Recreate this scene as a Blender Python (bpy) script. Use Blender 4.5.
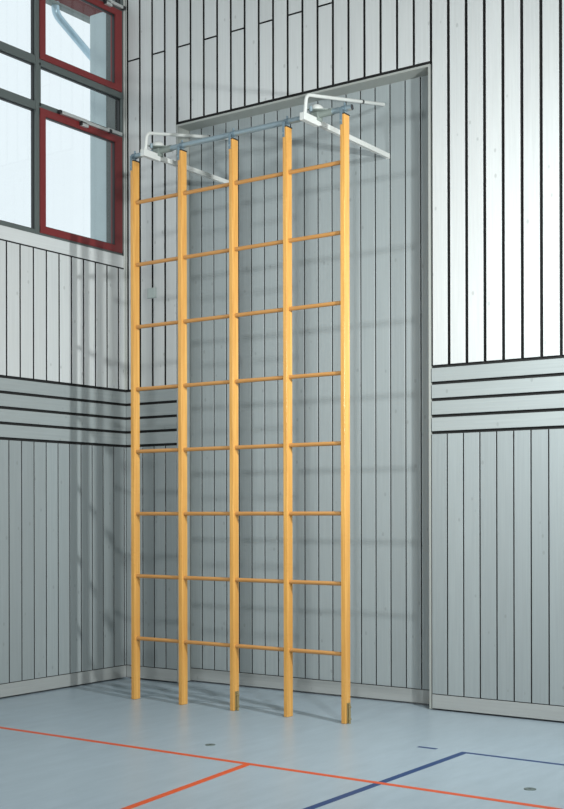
import bpy, bmesh, math, random
from mathutils import Vector, Matrix
random.seed(7)
for o in list(bpy.data.objects):
    bpy.data.objects.remove(o)
S = bpy.context.scene
COL = S.collection

# ------------------------------------------------------------------ camera, world, lights, exposure
cam_d = bpy.data.cameras.new('camera')
cam = bpy.data.objects.new('camera', cam_d)
COL.objects.link(cam)
fw = Vector((-0.57460, 0.81843, 0.00128)).normalized()
rt0 = Vector((0.81844, 0.57461, 0)).normalized()
up0 = rt0.cross(fw)
roll = math.radians(-0.115)
rt = rt0 * math.cos(roll) + up0 * math.sin(roll)
up = -rt0 * math.sin(roll) + up0 * math.cos(roll)
M = Matrix((rt, up, -fw)).transposed().to_4x4()
M.translation = Vector((8.550, -9.3685, 1.71))
cam.matrix_world = M
cam_d.sensor_fit = 'VERTICAL'
cam_d.sensor_height = 36
cam_d.sensor_width = 36
cam_d.lens = 1212.963 / 809 * 36
cam_d.shift_y = (510.66 - 404.5 + 0.1) / 809
cam_d.shift_x = 0.1 / 809
cam_d.clip_end = 200
S.camera = cam

W = bpy.data.worlds.new('sky')
S.world = W
W.use_nodes = True
W.node_tree.nodes['Background'].inputs[0].default_value = (0.85, 0.94, 1.0, 1)
W.node_tree.nodes['Background'].inputs[1].default_value = 1.0

def area(name, loc, target, size, power, color, spread):
    d = bpy.data.lights.new(name, 'AREA')
    d.shape = 'DISK'
    d.size = size
    d.energy = power
    d.color = color
    d.spread = math.radians(spread)
    o = bpy.data.objects.new(name, d)
    COL.objects.link(o)
    o.location = loc
    o.rotation_euler = (Vector(target) - Vector(loc)).to_track_quat('-Z', 'Y').to_euler()
    return o

area('side_floodlight', (7.0, -2.33, 3.75), (2.0, -0.9, 2.6), 0.18, 205, (0.97, 1.0, 0.99), 160)
area('front_floodlight', (3.1, -8.5, 3.4), (2.4, 0, 3.2), 0.45, 82, (0.97, 1.0, 1.0), 110)
area('right_floodlight', (10.5, -8.0, 4.8), (3.0, 0, 3.0), 0.50, 195, (0.97, 1.0, 1.0), 110)

S.view_settings.view_transform = 'Standard'
S.view_settings.look = 'None'
S.view_settings.exposure = 0.06
S.view_settings.gamma = 1.0
S.view_settings.use_curve_mapping = False
S.cycles.use_denoising = True
S.cycles.max_bounces = 6
S.cycles.sample_clamp_indirect = 6.0

# ------------------------------------------------------------------ materials
def newmat(name):
    m = bpy.data.materials.new(name)
    m.use_nodes = True
    nt = m.node_tree
    return m, nt, nt.nodes['Principled BSDF']

def mixc(nt, fac, a, b, blend='MIX'):
    n = nt.nodes.new('ShaderNodeMix')
    n.data_type = 'RGBA'
    n.blend_type = blend
    for i, v in ((0, fac), (6, a), (7, b)):
        if hasattr(v, 'is_output'):
            nt.links.new(v, n.inputs[i])
        elif isinstance(v, (int, float)):
            n.inputs[i].default_value = v
        else:
            n.inputs[i].default_value = (*v, 1)
    return n.outputs[2]

def noise(nt, scale, vec, detail=3, rough=0.55, size=1.0):
    tc = nt.nodes.new('ShaderNodeTexCoord')
    mp = nt.nodes.new('ShaderNodeMapping')
    mp.inputs['Scale'].default_value = vec
    nt.links.new(tc.outputs['Object'], mp.inputs[0])
    n = nt.nodes.new('ShaderNodeTexNoise')
    n.inputs['Scale'].default_value = scale
    n.inputs['Detail'].default_value = detail
    n.inputs['Roughness'].default_value = rough
    nt.links.new(mp.outputs[0], n.inputs['Vector'])
    return n.outputs['Fac'], mp.outputs[0]

def ramp(nt, src, stops):
    r = nt.nodes.new('ShaderNodeValToRGB')
    nt.links.new(src, r.inputs[0])
    els = r.color_ramp.elements
    while len(els) < len(stops):
        els.new(0.5)
    for e, (p, c) in zip(els, stops):
        e.position = p
        e.color = (*c, 1) if not isinstance(c, (int, float)) else (c, c, c, 1)
    return r.outputs[0]

def island(nt, lo, hi):
    g = nt.nodes.new('ShaderNodeNewGeometry')
    m = nt.nodes.new('ShaderNodeMapRange')
    m.inputs['To Min'].default_value = lo
    m.inputs['To Max'].default_value = hi
    nt.links.new(g.outputs['Random Per Island'], m.inputs[0])
    return m.outputs[0], g.outputs['Random Per Island']

def bump(nt, bsdf, src, strength, dist):
    b = nt.nodes.new('ShaderNodeBump')
    b.inputs['Strength'].default_value = strength
    b.inputs['Distance'].default_value = dist
    nt.links.new(src, b.inputs['Height'])
    nt.links.new(b.outputs[0], bsdf.inputs['Normal'])

def painted_board(name, col, grain, rough=0.45, spread=0.05, knots=True):
    """glazed spruce boards: faint grain along the board, a little tone change per board, small knots"""
    m, nt, b = newmat(name)
    gv = {'v': (60, 60, 1.6), 'hx': (1.6, 60, 60), 'hy': (60, 1.6, 60), 'h': (1.6, 1.6, 60)}[grain]
    f, vec = noise(nt, 1.0, gv, 4, 0.6)
    c = mixc(nt, ramp(nt, f, [(0.3, 0.0), (0.75, 1.0)]), [x * 0.93 for x in col], [min(1, x * 1.05) for x in col])
    v, rnd = island(nt, 1 - spread, 1 + spread)
    hs = nt.nodes.new('ShaderNodeHueSaturation')
    nt.links.new(v, hs.inputs['Value'])
    nt.links.new(c, hs.inputs['Color'])
    out = hs.outputs[0]
    if knots:
        tc = nt.nodes.new('ShaderNodeTexCoord')
        mp = nt.nodes.new('ShaderNodeMapping')
        mp.inputs['Scale'].default_value = (8, 8, 5)
        nt.links.new(tc.outputs['Object'], mp.inputs[0])
        vo = nt.nodes.new('ShaderNodeTexVoronoi')
        vo.inputs['Scale'].default_value = 1.0
        nt.links.new(mp.outputs[0], vo.inputs['Vector'])
        k = ramp(nt, vo.outputs['Distance'], [(0.07, 1.0), (0.11, 0.0)])
        out = mixc(nt, mixc(nt, 1.0, k, (0.30, 0.30, 0.30), 'MULTIPLY'), out, (0.12, 0.13, 0.12))
    nt.links.new(out, b.inputs['Base Color'])
    b.inputs['Roughness'].default_value = rough
    bump(nt, b, f, 0.12, 0.002)
    return m

def plain(name, col, rough=0.5, metal=0.0, var=0.06, scale=30, bumpy=0.0):
    m, nt, b = newmat(name)
    f, _ = noise(nt, scale, (1, 1, 1), 3)
    c = mixc(nt, f, [x * (1 - var) for x in col], [min(1, x * (1 + var)) for x in col])
    nt.links.new(c, b.inputs['Base Color'])
    b.inputs['Roughness'].default_value = rough
    b.inputs['Metallic'].default_value = metal
    if bumpy:
        bump(nt, b, f, bumpy, 0.002)
    return m

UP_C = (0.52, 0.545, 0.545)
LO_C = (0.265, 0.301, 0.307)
M_upper = painted_board('pale_glazed_boards', UP_C, 'v', spread=0.045)
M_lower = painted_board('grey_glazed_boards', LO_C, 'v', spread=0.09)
M_band = painted_board('grey_horizontal_boards', (0.285, 0.320, 0.322), 'h', spread=0.03)
M_base = painted_board('skirting_boards', (0.31, 0.33, 0.325), 'h', spread=0.02)
M_trimpale = painted_board('pale_trim_boards', (0.43, 0.45, 0.43), 'v', spread=0.02, knots=False)
M_sill = painted_board('pale_sill_boards', (0.55, 0.575, 0.575), 'h', spread=0.02)
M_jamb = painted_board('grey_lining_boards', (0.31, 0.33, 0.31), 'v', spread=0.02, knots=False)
M_dark = plain('black_joint_backing', (0.010, 0.011, 0.011), 0.9)
M_ceil = plain('ceiling_boards', (0.55, 0.55, 0.52), 0.7)
M_grey = plain('grey_window_paint', (0.09, 0.108, 0.105), 0.4, 0.1, 0.04)
M_red = plain('red_window_paint', (0.155, 0.017, 0.018), 0.38, 0.0, 0.05)
M_gask = plain('black_rubber_gasket', (0.012, 0.014, 0.015), 0.5)
M_alu = plain('brushed_aluminium', (0.55, 0.57, 0.56), 0.4, 0.6, 0.05, 60)
M_black = plain('black_plastic', (0.02, 0.02, 0.022), 0.5)
M_white = plain('white_enamel_steel', (0.55, 0.57, 0.55), 0.35, 0.0, 0.03, 20)
M_plate = plain('grey_green_enamel_steel', (0.20, 0.235, 0.215), 0.45, 0.1, 0.06)
M_galv = plain('blue_grey_galvanised_steel', (0.28, 0.36, 0.40), 0.4, 0.55, 0.12, 60)
M_blue = plain('blue_painted_clamp', (0.16, 0.225, 0.265), 0.4, 0.3, 0.1, 60)
M_brass = plain('dull_brass_bolt', (0.34, 0.27, 0.13), 0.45, 0.6, 0.15, 80)
M_box = plain('pale_grey_plastic', (0.41, 0.475, 0.46), 0.5)
M_cap = plain('socket_cover_metal', (0.14, 0.18, 0.17), 0.45, 0.4, 0.15, 60)
M_orange = plain('orange_red_line_paint', (0.60, 0.085, 0.018), 0.4, 0, 0.06, 20)
M_navy = plain('dark_blue_line_paint', (0.018, 0.050, 0.150), 0.4, 0, 0.06, 20)
M_conc = plain('pale_rendered_facade', (0.48, 0.57, 0.59), 0.8, 0, 0.05, 8)
M_eave = plain('dark_red_eave_paint', (0.11, 0.022, 0.022), 0.6)
M_eavegrey = plain('grey_gutter', (0.16, 0.19, 0.18), 0.5)
M_pipe = plain('zinc_drainpipe', (0.42, 0.56, 0.64), 0.35, 0.5)

# pine for the climbing frame
def pine(name, dark, light, vert=True):
    m, nt, b = newmat(name)
    f, _ = noise(nt, 1.0, (70, 70, 2.2) if vert else (2.2, 70, 70), 5, 0.6)
    c = ramp(nt, f, [(0.28, dark), (0.50, [(a + b2) / 2 for a, b2 in zip(dark, light)]), (0.72, light)])
    f2, _ = noise(nt, 1.0, (14, 14, 0.7) if vert else (0.7, 14, 14), 2)
    c = mixc(nt, ramp(nt, f2, [(0.35, 0.0), (0.7, 0.45)]), c, [x * 0.80 for x in dark])
    v, _ = island(nt, 0.95, 1.05)
    hs = nt.nodes.new('ShaderNodeHueSaturation')
    nt.links.new(v, hs.inputs['Value'])
    nt.links.new(c, hs.inputs['Color'])
    nt.links.new(hs.outputs[0], b.inputs['Base Color'])
    b.inputs['Roughness'].default_value = 0.34
    b.inputs['Coat Weight'].default_value = 0.08
    b.inputs['Coat Roughness'].default_value = 0.2
    bump(nt, b, f, 0.08, 0.001)
    return m
M_pine = pine('varnished_pine_posts', (0.52, 0.240, 0.048), (0.74, 0.420, 0.115))
M_rung = pine('varnished_pine_rungs', (0.44, 0.205, 0.058), (0.60, 0.325, 0.108), False)

# floor: sprung linoleum, faint mottling along one direction
M_floor, nt, b = newmat('blue_grey_linoleum')
f1, _ = noise(nt, 1.0, (9, 2.2, 1), 5, 0.65)
f2, _ = noise(nt, 1.0, (0.7, 0.7, 1), 3)
c = mixc(nt, ramp(nt, f1, [(0.3, 0.0), (0.7, 1.0)]), (0.288, 0.360, 0.412), (0.352, 0.432, 0.490))
c = mixc(nt, ramp(nt, f2, [(0.3, 0.0), (0.7, 0.35)]), c, (0.30, 0.37, 0.41))
nt.links.new(c, b.inputs['Base Color'])
b.inputs['Roughness'].default_value = 0.33
f3, _ = noise(nt, 1.0, (25, 6, 1), 3)
bump(nt, b, f3, 0.05, 0.002)

# window glass: clear, thin, with a mirror-like share that rises at grazing angles
M_glass, nt, b = newmat('window_glass')
nt.nodes.remove(b)
tr = nt.nodes.new('ShaderNodeBsdfTransparent')
tr.inputs[0].default_value = (0.985, 0.995, 0.99, 1)
gl = nt.nodes.new('ShaderNodeBsdfGlossy')
gl.inputs['Roughness'].default_value = 0.02
mx = nt.nodes.new('ShaderNodeMixShader')
mx.inputs[0].default_value = 0.04
nt.links.new(tr.outputs[0], mx.inputs[1])
nt.links.new(gl.outputs[0], mx.inputs[2])
nt.links.new(mx.outputs[0], nt.nodes['Material Output'].inputs[0])

# ------------------------------------------------------------------ mesh helpers
class MB:
    def __init__(s):
        s.bm = bmesh.new()
        s.mats = []
    def mi(s, m):
        if m not in s.mats:
            s.mats.append(m)
        return s.mats.index(m)
    def faces(s, pts, fs, m, smooth=False):
        vs = [s.bm.verts.new(p) for p in pts]
        for f in fs:
            try:
                q = s.bm.faces.new([vs[i] for i in f])
                q.material_index = s.mi(m)
                q.smooth = smooth
            except ValueError:
                pass
    def box(s, lo, hi, m, bev=0.0):
        t = bmesh.new()
        bmesh.ops.create_cube(t, size=1)
        for v in t.verts:
            v.co = Vector([lo[i] + (v.co[i] + 0.5) * (hi[i] - lo[i]) for i in range(3)])
        if bev:
            bmesh.ops.bevel(t, geom=list(t.edges), offset=bev, segments=2, profile=0.6, affect='EDGES')
        s.take(t, m)
    def take(s, t, m, smooth=False):
        t.verts.index_update()
        s.faces([v.co.copy() for v in t.verts], [[v.index for v in f.verts] for f in t.faces], m, smooth)
        t.free()
    def board(s, T, a0, a1, b0, b1, m, ch=0.0025, dep=0.028, front=0.0):
        """a board in wall coordinates: T(a, b, d) -> world; d grows into the room"""
        pts = []
        for d, i in ((front, ch), (front - ch, 0), (front - dep, 0)):
            pts += [T(a0 + i, b0 + i, d), T(a1 - i, b0 + i, d), T(a1 - i, b1 - i, d), T(a0 + i, b1 - i, d)]
        fs = [(0, 1, 2, 3)]
        for j in range(4):
            fs.append((j, 4 + j, 4 + (j + 1) % 4, (j + 1) % 4))
        s.faces(pts[:8], fs, m)
        s.faces(pts[4:], [(j, 4 + j, 4 + (j + 1) % 4, (j + 1) % 4) for j in range(4)], M_dark)
    def tube(s, pts, r, m, seg=16, caps=True):
        pts = [Vector(p) for p in pts]
        rs = r if isinstance(r, (list, tuple)) else [r] * len(pts)
        rings = []
        prev = None
        for i, p in enumerate(pts):
            t = ((pts[i + 1] - p) if i == 0 else (p - pts[i - 1]) if i == len(pts) - 1 else
                 ((pts[i + 1] - p).normalized() + (p - pts[i - 1]).normalized())).normalized()
            if prev is None:
                u = t.cross(Vector((0, 0, 1)))
                if u.length < 1e-3:
                    u = t.cross(Vector((1, 0, 0)))
                u.normalize()
            else:
                u = (prev - t * prev.dot(t)).normalized()
            prev = u
            w = t.cross(u)
            rings.append([p + (u * math.cos(2 * math.pi * k / seg) + w * math.sin(2 * math.pi * k / seg)) * rs[i]
                          for k in range(seg)])
        flat = [q for R in rings for q in R]
        fs = [(i * seg + k, i * seg + (k + 1) % seg, (i + 1) * seg + (k + 1) % seg, (i + 1) * seg + k)
              for i in range(len(pts) - 1) for k in range(seg)]
        s.faces(flat, fs, m, True)
        if caps:
            s.faces(rings[0], [tuple(range(seg))], m)
            s.faces(rings[-1], [tuple(range(seg))], m)
    def prism(s, poly, z0, z1, m, bev=0.0):
        n = len(poly)
        pts = [(x, y, z0) for x, y in poly] + [(x, y, z1) for x, y in poly]
        s.faces(pts, [tuple(range(n)), tuple(range(n, 2 * n))] +
                [(k, (k + 1) % n, n + (k + 1) % n, n + k) for k in range(n)], m)
    def lathe(s, c, prof, m, seg=24):
        flat = [(c[0] + r * math.cos(2 * math.pi * k / seg), c[1] + r * math.sin(2 * math.pi * k / seg), c[2] + z)
                for r, z in prof for k in range(seg)]
        fs = [(i * seg + k, i * seg + (k + 1) % seg, (i + 1) * seg + (k + 1) % seg, (i + 1) * seg + k)
              for i in range(len(prof) - 1) for k in range(seg)]
        s.faces(flat, fs, m, True)
        s.faces([flat[k] for k in range(seg)], [tuple(range(seg))], m)
        s.faces([flat[-seg + k] for k in range(seg)], [tuple(range(seg))], m)
    def build(s, name, parent=None, origin=None):
        base = Vector((0, 0, 0))
        q = parent
        while q is not None:
            base += q.location
            q = q.parent
        bmesh.ops.recalc_face_normals(s.bm, faces=list(s.bm.faces))
        if origin is not None:
            bmesh.ops.translate(s.bm, verts=list(s.bm.verts), vec=-Vector(origin))
        me = bpy.data.meshes.new(name)
        s.bm.to_mesh(me)
        s.bm.free()
        for m in s.mats:
            me.materials.append(m)
        o = bpy.data.objects.new(name, me)
        COL.objects.link(o)
        if parent is not None:
            o.parent = parent
            o.location = (Vector(origin) if origin is not None else Vector((0, 0, 0))) - base
        elif origin is not None:
            o.location = origin
        return o

def struct(o):
    o['kind'] = 'structure'
    return o

def tag(o, label, cat, group=None):
    o['label'] = label
    o['category'] = cat
    if group:
        o['group'] = group
    return o

def empty(name, loc):
    o = bpy.data.objects.new(name, None)
    o.empty_display_size = 0.1
    COL.objects.link(o)
    o.location = loc
    return o

# ------------------------------------------------------------------ measures of the hall
ZC = 8.2                      # ceiling
XR, YF = 6.4, -6.0            # how far the built walls run
B = [2.971, 2.827, 2.684, 2.541, 2.398]      # black joints of the horizontal band
GB = 0.026                    # their height
SK = 0.1277                   # top of skirting
RX0, RX1, RD, RZ = 0.7014, 3.5347, 0.1838, 5.587
UPG, LOG = 0.023, 0.011
FZ = -0.008                   # floor level (the measures above start at the dark joint under the skirting)
TB = lambda a, b, d: (a, -d, b)
TL = lambda a, b, d: (d, a, b)
TR = lambda a, b, d: (a, RD - d, b)

# unseen wall on the far right of the hall, added to lower the ambient light
m = MB(); m.box((13, -14, 0), (13.2, 0.3, ZC), M_ceil)
struct(m.build('wall_right_unseen'))
m = MB(); m.box((-0.3, -14.2, 0), (13.2, -14, ZC), M_ceil)  # unseen wall behind the camera, added to shut out ambient sky light
struct(m.build('wall_front_unseen'))
# floor
m = MB(); m.box((-0.1, -14, -0.2), (13, 0.3, FZ), M_floor)
floor = struct(m.build('floor'))
# ceiling
m = MB(); m.box((-0.3, -14, ZC), (13, 0.3, ZC + 0.15), M_ceil)
struct(m.build('ceiling'))

# ---- back wall
m = MB()
# black backing behind the joints, with the recess left open
for lo, hi in (((-0.028, 0.026, 0), (RX0 - 0.018, 0.30, ZC)),
               ((3.556, 0.026, 0), (XR, 0.30, ZC)),
               ((RX0 - 0.018, 0.026, 5.612), (3.556, 0.30, ZC)),
               ((RX0 - 0.018, RD + 0.026, 0), (3.556, 0.30, 5.612))):
    m.box(lo, hi, M_dark)
m.box((XR, 0.0, 0), (13, 0.3, ZC), M_lower)

def verticals(m, T, edges, lo, hi, gap, mat, stag=None, ch=0.0025):
    for i in range(len(edges) - 1):
        a0, a1 = sorted((edges[i], edges[i + 1]))
        a0 += gap / 2; a1 -= gap / 2
        if a1 - a0 < 0.01:
            continue
        cuts = [lo, hi]
        if stag and i % 2 == stag[1]:
            cuts = [lo, stag[0], hi]
        for k in range(len(cuts) - 1):
            z0 = cuts[k] + (0.008 if k else 0)
            z1 = cuts[k + 1] - (0.008 if k < len(cuts) - 2 else 0)
            if z1 > z0:
                m.board(T, a0, a1, z0, z1, mat, ch)

ZU = B[0] + GB / 2            # bottom of upper boards
eu = [0.028 + 0.1683 * k for k in range(22)]        # 0.028 .. 3.562
# upper left of recess, above lintel, right of recess
verticals(m, TB, eu[:4] + [0.692], ZU, ZC, UPG, M_upper, (6.384, 0))
verticals(m, TB, eu[4:], 5.632, ZC, UPG, M_upper, (6.384, 0))
er = [3.562 + 0.1693 * k for k in range(18)]
verticals(m, TB, er, ZU, ZC, 0.027, M_upper)
# pale corner board, upper zone only
m.board(TB, 0.0, 0.028 - UPG / 2, ZU, ZC, M_trimpale)
# horizontal band
for k in range(4):
    for a0, a1 in ((0.0, 0.681), (3.5615, XR)):
        m.board(TB, a0, a1, B[k + 1] + GB / 2, B[k] - GB / 2, M_band)
# lower boards
LZ0, LZ1 = SK + 0.006, B[4] - GB / 2
verticals(m, TB, [0.0 - 0.004] + [0.072 + 0.154 * k for k in range(4)] + [0.685], LZ0, LZ1, LOG, M_lower)
verticals(m, TB, [3.5575 + 0.1542 * k for k in range(19)], LZ0, LZ1, LOG, M_lower)
for a0, a1 in ((0.0, 0.681), (3.5615, XR)):
    m.board(TB, a0, a1, 0.007, SK, M_base)
# recess back boards
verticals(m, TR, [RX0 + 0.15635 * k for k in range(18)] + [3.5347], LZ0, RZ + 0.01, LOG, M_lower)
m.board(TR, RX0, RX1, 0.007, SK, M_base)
struct(m.build('wall_back'))

# recess lining
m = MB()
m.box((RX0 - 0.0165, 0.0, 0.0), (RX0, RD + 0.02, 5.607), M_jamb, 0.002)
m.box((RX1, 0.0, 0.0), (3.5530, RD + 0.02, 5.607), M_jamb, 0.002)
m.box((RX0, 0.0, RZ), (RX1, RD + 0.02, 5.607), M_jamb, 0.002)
struct(m.build('trim_1'))

# ---- left wall (window opening above the sill board)
WZ0 = 4.367
m = MB()
m.box((-0.30, YF, 0), (-0.026, 0.026, WZ0 - 0.02), M_dark)
m.box((-0.12, -0.026, WZ0 - 0.02), (-0.026, 0.03, ZC), M_dark)
m.box((-0.30, -14, 0), (0.0, YF, ZC), M_lower)
ly = [-0.028, -0.113 + 0.003] + [-0.1115 - 0.1683 * k for k in range(1, 36)]
ly[-1] = YF
ly[0] = -0.0195
verticals(m, TL, ly, ZU, 4.228, 0.017, M_upper)
m.board(TL, -0.0275, 0.0, ZU, ZC, M_trimpale)           # corner board
m.board(TL, YF, -0.030, 4.241, WZ0, M_sill, 0.002)         # board under the window
for k in range(4):
    m.board(TL, YF, 0.0, B[k + 1] + GB / 2, B[k] - GB / 2, M_band)
verticals(m, TL, [0.004] + [-0.027 - 0.1573 * k for k in range(39)], LZ0, LZ1, LOG, M_lower)
m.board(TL, YF, 0.0, 0.007, SK, M_base)
struct(m.build('wall_left'))

# ---- window: grey frame, red opening sashes, panes, openers
m = MB()
X0, X1 = -0.050, 0.0
def fr(m, y0, y1, z0, z1, x0=X0, x1=X1, mat=None, bev=0.003):
    m.box((x0, y0, z0), (x1, y1, z1), mat or M_grey, bev)
bays = [-0.030, -1.2645, -2.50, -3.74, -4.98, -5.97]
fr(m, YF, -0.03, WZ0, 4.41)                              # bottom rail
fr(m, YF, -0.03, 7.72, 7.80)                             # head
fr(m, -0.060, -0.03, WZ0, 7.80)                          # right stile
for y in bays[1:]:
    fr(m, y + 0.0025, y + 0.0525, WZ0, 7.80, X0, 0.003)
    m.box((X0, y + 0.05, 5.60), (-0.001, y + 0.0745, 6.02), M_grey, 0.002)
for y0, y1 in zip(bays[1:], bays[:-1]):
    a, b2 = y0 + 0.04, y1 + 0.01
    for z0, z1 in ((5.990, 6.069), (5.555, 5.633), (6.890, 6.96)):
        fr(m, a, b2, z0, z1, X0, -0.001)
    # black gaskets round the fixed panes
fr(m, -0.27, -0.06, 5.600, 5.634, 0.0, 0.012, M_alu, 0.002)   # pale ledge over lower sash
m.box((-0.30, YF, 7.80), (0.0, 0.0, ZC), M_dark)
window = struct(m.build('window_1'))
m = MB()
def gasket(m, y0, y1, z0, z1, x=-0.022, w=0.010):
    for lo, hi in (((x - 0.03, y0, z0), (x, y0 + w, z1)), ((x - 0.03, y1 - w, z0), (x, y1, z1)),
                   ((x - 0.03, y0, z0), (x, y1, z0 + w)), ((x - 0.03, y0, z1 - w), (x, y1, z1))):
        m.box(lo, hi, M_gask)
panes = []
for i, (y0, y1) in enumerate(zip(bays[1:], bays[:-1])):
    a = y0 + 0.054
    b2 = (y1 + 0.0025) if i else -0.060
    rows = [(5.633, 5.990)] if i == 0 else [(4.41, 5.555), (5.633, 5.990), (6.069, 6.890)]
    rows.append((6.96, 7.72))
    for z0, z1 in rows:
        if i < 2:
            gasket(m, a, b2, z0, z1)
        panes.append((a, b2, z0, z1))
m.build('gasket', window)
for a, b2, z0, z1 in panes:
    m = MB(); m.box((-0.042, a, z0), (-0.036, b2, z1), M_glass)
    m.build('pane', window)
for (z0, z1, i0, i1) in ((4.386, 5.584, 4.455, 5.512), (6.050, 6.888, 6.113, 6.822)):
    m = MB()
    y0, y1, j0, j1 = -1.212, -0.064, -1.139, -0.168
    m.box((-0.05, y0, z0), (0.014, y1, i0), M_red, 0.004)
    m.box((-0.05, y0, i1), (0.014, y1, z1), M_red, 0.004)
    m.box((-0.05, y0, z0 + 0.01), (0.0138, j0, z1 - 0.01), M_red, 0.003)
    m.box((-0.05, j1, z0 + 0.01), (0.0138, y1, z1 - 0.01), M_red, 0.003)
    sash = m.build('sash', window)
    m = MB(); gasket(m, j0 - 0.004, j1 + 0.004, i0 - 0.004, i1 + 0.004, 0.004, 0.010)
    m.build('gasket', sash)
    m = MB(); m.box((-0.040, j0, i0), (-0.032, j1, i1), M_glass)
    m.build('pane', sash)
# chain openers on the upper edges
for ya, yb, z in ((-0.955, -0.285, 5.600), (-0.47, -0.075, 6.925)):
    m = MB()
    ym = (ya + yb) / 2 - 0.02
    m.box((0.014, ya, z - 0.016), (0.052, ym + 0.03, z + 0.016), M_alu, 0.004)
    m.box((0.014, ym + 0.03, z - 0.022), (0.044, yb, z + 0.008), M_alu, 0.004)
    op = m.build('opener', window)
    m = MB()
    m.box((0.014, ya - 0.03, z - 0.014), (0.050, ya, z + 0.018), M_black, 0.004)
    m.box((0.014, yb, z - 0.026), (0.050, yb + 0.035, z + 0.010), M_black, 0.004)
    m.build('end_cap', op)
    m = MB()
    m.box((0.012, ym - 0.05, z - 0.052), (0.05, ym - 0.035, z - 0.01), M_black, 0.002)
    m.box((0.012, ym - 0.035, z - 0.058), (0.046, ym + 0.05, z - 0.028), M_alu, 0.003)
    m.build('bracket', op)

# ------------------------------------------------------------------ outside the window
m = MB()
m.box((-1.15, 0.665, 0.0), (-0.80, 0.95, 7.36), M_conc, 0.01)
tag(m.build('facade_pillar', origin=(-0.97, 0.8, 0)), 'pale blue-grey pillar outside, behind the right-hand panes of the window', 'pillar')
m = MB()
m.box((-0.30, 0.027, 3.9), (-0.12, 0.30, 7.8), M_grey, 0.004)
struct(m.build('trim_2'))
e = empty('roof_eave', (-1.6, 0.4, 7.5))
tag(e, 'dark red roof eave outside, across the top of the upper red sash', 'roof eave')
m = MB(); m.box((-1.60, 0.33, 7.555), (-1.52, 2.2, 8.3), M_eave, 0.01)
m.build('fascia', e)
m = MB(); m.box((-1.60, 0.33, 7.520), (-1.50, 2.2, 7.555), M_eavegrey, 0.01)
m.build('gutter', e)
m = MB()
pp = []
A, Bp, Cp = Vector((-1.55, 0.52, 7.56)), Vector((-1.55, 0.52, 7.43)), Vector((-1.55, 1.40, 6.96))
pp.append(A)
for t in [i / 6 for i in range(7)]:
    p0, p2 = Bp + Vector((0, 0, 0.07)), Bp + (Cp - Bp).normalized() * 0.09
    pp.append(p0 * (1 - t) ** 2 + Bp * 2 * t * (1 - t) + p2 * t * t)
pp.append(Cp)
m.tube(pp, 0.045, M_pipe, 16)
tag(m.build('drainpipe', origin=(-1.55, 0.46, 7.4)), 'bent zinc drainpipe outside the upper red sash, running down to the pillar', 'drainpipe')

# ------------------------------------------------------------------ climbing frame
LX = [0.9968, 1.563, 2.1402, 2.7094, 3.2794]
PW, PD, LYF, PT = 0.040, 0.080, -1.029, 4.944
RUNGZ = [0.5530 + 0.5732 * k for k in range(8)]
YC = LYF + PD / 2
frame = empty('climbing_frame', (2.16, YC, FZ))
tag(frame, 'tall pine climbing frame of five posts joined by round rungs, hung before the grey wall', 'climbing frame')
clampz = PT - 0.012
for i, x in enumerate(LX):
    m = MB()
    m.box((x, LYF, FZ + 0.001), (x + PW, LYF + PD, PT), M_pine, 0.004)
    post = m.build('post', frame, (x + PW / 2, YC, FZ))
    # hanger: blue strap on the front edge, dark saddle under the pipe, strap over the pipe
    m = MB()
    m.box((x - 0.001, LYF - 0.006, PT - 0.085), (x + 0.022, LYF + 0.001, PT + 0.045), M_blue, 0.002)
    m.box((x - 0.004, LYF - 0.004, PT + 0.037), (x + 0.030, YC, PT + 0.047), M_blue, 0.002)
    m.box((x - 0.002, LYF + 0.004, PT - 0.001), (x + PW + 0.003, LYF + PD + 0.003, PT + 0.010), M_gask, 0.002)
    m.box((x + 0.010, YC - 0.010, PT + 0.008), (x + 0.032, YC + 0.010, PT + 0.03), M_galv, 0.002)
    ring = [(x + 0.02 + dx, YC, PT + 0.052) for dx in (-0.020, 0.020)]
    m.tube(ring, 0.0275, M_blue, 20)
    m.tube([(x + 0.02, YC, PT + 0.075), (x + 0.02, YC, PT + 0.100)], 0.009, M_blue, 10)
    m.tube([(x + 0.010, LYF - 0.006, PT - 0.055), (x + 0.010, LYF - 0.014, PT - 0.055)], 0.008, M_galv, 10)
    m.build('hanger', post)
    if i in (2, 4):
        m = MB()
        xs = x + PW
        m.box((xs - 0.001, LYF + 0.020, FZ + 0.004), (xs + 0.006, LYF + 0.066, 0.160), M_brass, 0.002)
        m.tube([(xs + 0.014, LYF + 0.043, FZ), (xs + 0.014, LYF + 0.043, 0.150)], 0.009, M_brass, 12)
        m.box((xs + 0.004, LYF + 0.030, 0.118), (xs + 0.024, LYF + 0.056, 0.132), M_brass, 0.002)
        m.box((xs + 0.004, LYF + 0.030, 0.022), (xs + 0.024, LYF + 0.056, 0.036), M_brass, 0.002)
        m.build('floor_bolt', post)
first = None
for z in RUNGZ:
    for i in range(4):
        xa, xb = LX[i] + PW, LX[i + 1]
        if first is None:
            m = MB()
            L = xb - xa + 0.02
            m.tube([(-L / 2, 0, 0), (L / 2, 0, 0)], 0.0175, M_rung, 18)
            first = m.build('rung', frame)
            r = first
            L0 = L
        else:
            r = first.copy()
            COL.objects.link(r)
            r.parent = frame
        r.scale = ((xb - xa + 0.02) / L0, 1, 1)
        r.location = Vector(((xa + xb) / 2, YC, z)) - frame.location
m = MB()
m.tube([(LX[0] - 0.012, YC, PT + 0.052), (3.372, YC, PT + 0.052)], 0.024, M_galv, 24, caps=False)
m.tube([(3.372, YC, PT + 0.052), (3.330, YC, PT + 0.052)], 0.0205, M_black, 24)
m.tube([(LX[0] - 0.012, YC, PT + 0.052), (LX[0] + 0.02, YC, PT + 0.052)], 0.0205, M_black, 24)
m.build('top_pipe', frame)

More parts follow.
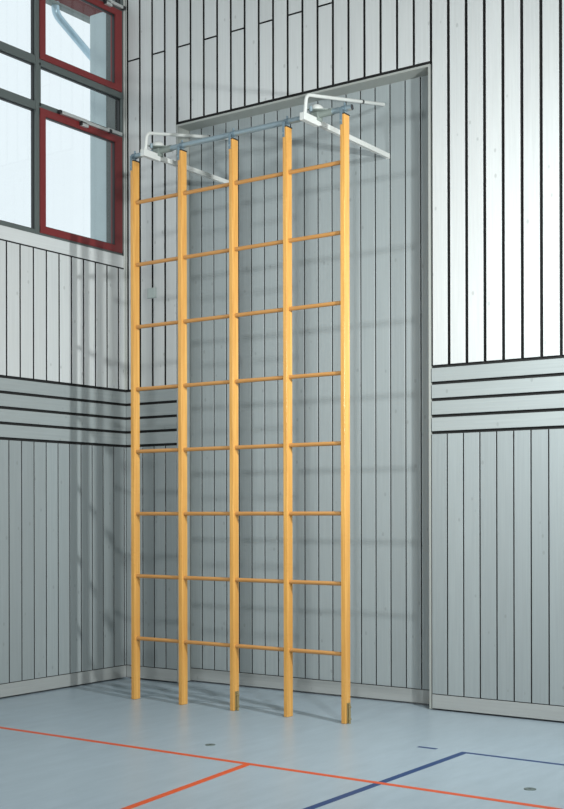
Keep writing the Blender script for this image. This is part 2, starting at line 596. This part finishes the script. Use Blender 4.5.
# ------------------------------------------------------------------ wall brackets that carry the pipe
def bracket(x, label):
    e = empty('wall_bracket', (x, RD, 4.94))
    tag(e, label, 'wall bracket', 'white steel wall brackets holding the top pipe')
    zt = 4.962
    m = MB()                                   # square arm from wall to pipe
    m.box((x - 0.024, -1.205, zt - 0.060), (x + 0.024, -0.98, zt + 0.002), M_white, 0.004)
    m.box((x - 0.018, -0.985, zt - 0.047), (x + 0.018, RD - 0.006, zt - 0.004), M_white, 0.004)
    arm = m.build('arm', e)
    m = MB(); m.box((x - 0.020, RD - 0.006, zt - 0.050), (x + 0.020, RD, zt - 0.001), M_white, 0.002)
    m.build('wall_plate', e)
    # round stay: short riser, bend, long rod back to the wall
    y0, y1 = -1.165, -1.085
    P0, P1, P2 = Vector((x, y0, zt - 0.01)), Vector((x, y0 + 0.024, 5.122)), Vector((x - 0.04, RD - 0.004, 5.412))
    pts = [P0]
    a = P1 + (P0 - P1).normalized() * 0.055
    c = P1 + (P2 - P1).normalized() * 0.055
    for k in range(8):
        t = k / 7
        pts.append(a * (1 - t) ** 2 + P1 * 2 * t * (1 - t) + c * t * t)
    pts.append(P2)
    m = MB(); m.tube(pts, 0.0150, M_white, 16)
    st = m.build('stay', e)
    q = P1.lerp(P2, 0.70)
    d = (P2 - P1).normalized()
    m = MB(); m.tube([q - d * 0.012, q + d * 0.012], 0.018, M_black, 14)
    m.build('collar', st)
    q2 = P1.lerp(P2, 0.985)
    m = MB()
    m.tube([q2 - d * 0.012, q2 + d * 0.012], 0.0165, M_white, 14)
    m.build('collar', st)
    # swivel plate and its domed cap on the pipe
    zp = 5.012
    m = MB()
    m.prism([(x - 0.01, -1.13), (x + 0.175, -0.965), (x + 0.155, -0.925), (x + 0.0, -0.895), (x - 0.03, -1.0)], zp, zp + 0.008, M_plate)
    m.box((x - 0.035, YC - 0.035, zt - 0.02), (x + 0.035, YC + 0.035, zp), M_plate, 0.004)
    m.tube([(x + 0.03, YC, PT + 0.052), (x + 0.16, YC, PT + 0.052)], 0.030, M_plate, 20)
    m.tube([(x + 0.02, -1.105, zp - 0.02), (x + 0.02, -1.105, zp + 0.02)], 0.014, M_galv, 10)
    pl = m.build('swivel_plate', e)
    m = MB()
    prof = [(0.066, 0.0), (0.066, 0.008)] + [(0.063 * math.cos(t), 0.008 + 0.052 * math.sin(t)) for t in
                                           [math.pi / 2 * k / 7 for k in range(1, 7)]] + [(0.004, 0.060)]
    m.lathe((x + 0.005, -1.00, zp + 0.008), prof, M_white)
    m.build('domed_cap', pl)
    # children were built in world coordinates relative to the empty
    return e
bracket(1.30, 'white steel bracket nearer the window, reaching from the recess to the top pipe')
bracket(3.026, 'white steel bracket at the right end of the top pipe, reaching from the wall')

# ------------------------------------------------------------------ small things
m = MB()
m.box((0.318, -0.030, 3.893), (0.420, 0.0, 3.998), M_box, 0.005)
m.box((0.326, -0.033, 3.901), (0.412, -0.028, 3.990), M_box, 0.003)
tag(m.build('junction_box', origin=(0.374, 0, 3.945)), 'small pale grey box on the wall boards between the two leftmost climbing frame posts', 'junction box')

for q in (M_orange, M_navy):
    q.node_tree.nodes['Principled BSDF'].inputs['Specular IOR Level'].default_value = 0.2
def socket(x, y, label):
    e = MB()
    e.lathe((x, y, FZ), [(0.038, 0.0), (0.038, 0.003), (0.035, 0.004), (0.030, 0.004), (0.028, 0.0033), (0.004, 0.0035)], M_cap, 28)
    o = e.build('floor_socket', origin=(x, y, FZ))
    e = MB(); e.box((x - 0.009, y - 0.003, FZ + 0.003), (x + 0.009, y + 0.003, FZ + 0.0045), M_black, 0.001)
    e.build('lifting_slot', o, (x, y, FZ))
    tag(o, label, 'floor socket', 'round floor socket covers')
socket(2.964, -2.338, 'round dark floor socket cover in front of the second and third climbing frame posts')
socket(5.487, -2.338, 'round dark floor socket cover inside the corner of the blue lines')

def line(name, p, q, w, mat, label, h):
    p, q = Vector(p), Vector(q)
    d = (q - p).normalized()
    n = Vector((-d.y, d.x)) * w / 2
    m = MB()
    m.prism([tuple(p + n), tuple(q + n), tuple(q - n), tuple(p - n)], FZ, FZ + h, mat)
    tag(m.build(name, origin=(p.x, p.y, FZ)), label, 'floor line')
line('court_line', (4.635, -1.53), (4.635, -6.5), 0.055, M_navy,
     'broad dark blue floor line running away from the wall and under the orange line', 0.0009)
line('court_line', (4.61, -1.533), (9.0, -1.533), 0.040, M_navy,
     'thin dark blue floor line parallel to the wall, starting at the blue corner', 0.0012)
line('court_line', (4.258, -1.527), (4.412, -1.527), 0.040, M_navy,
     'short detached dark blue dash on the floor left of the blue corner', 0.0009)
line('court_line', (3.603, -2.74), (3.776, -4.25), 0.055, M_orange,
     'orange floor line branching off the long one towards the viewer', 0.0009)
line('court_line', (-0.0, -2.720), (10.5, -2.720), 0.050, M_orange,
     'long orange floor line crossing the whole floor parallel to the wall', 0.0014)
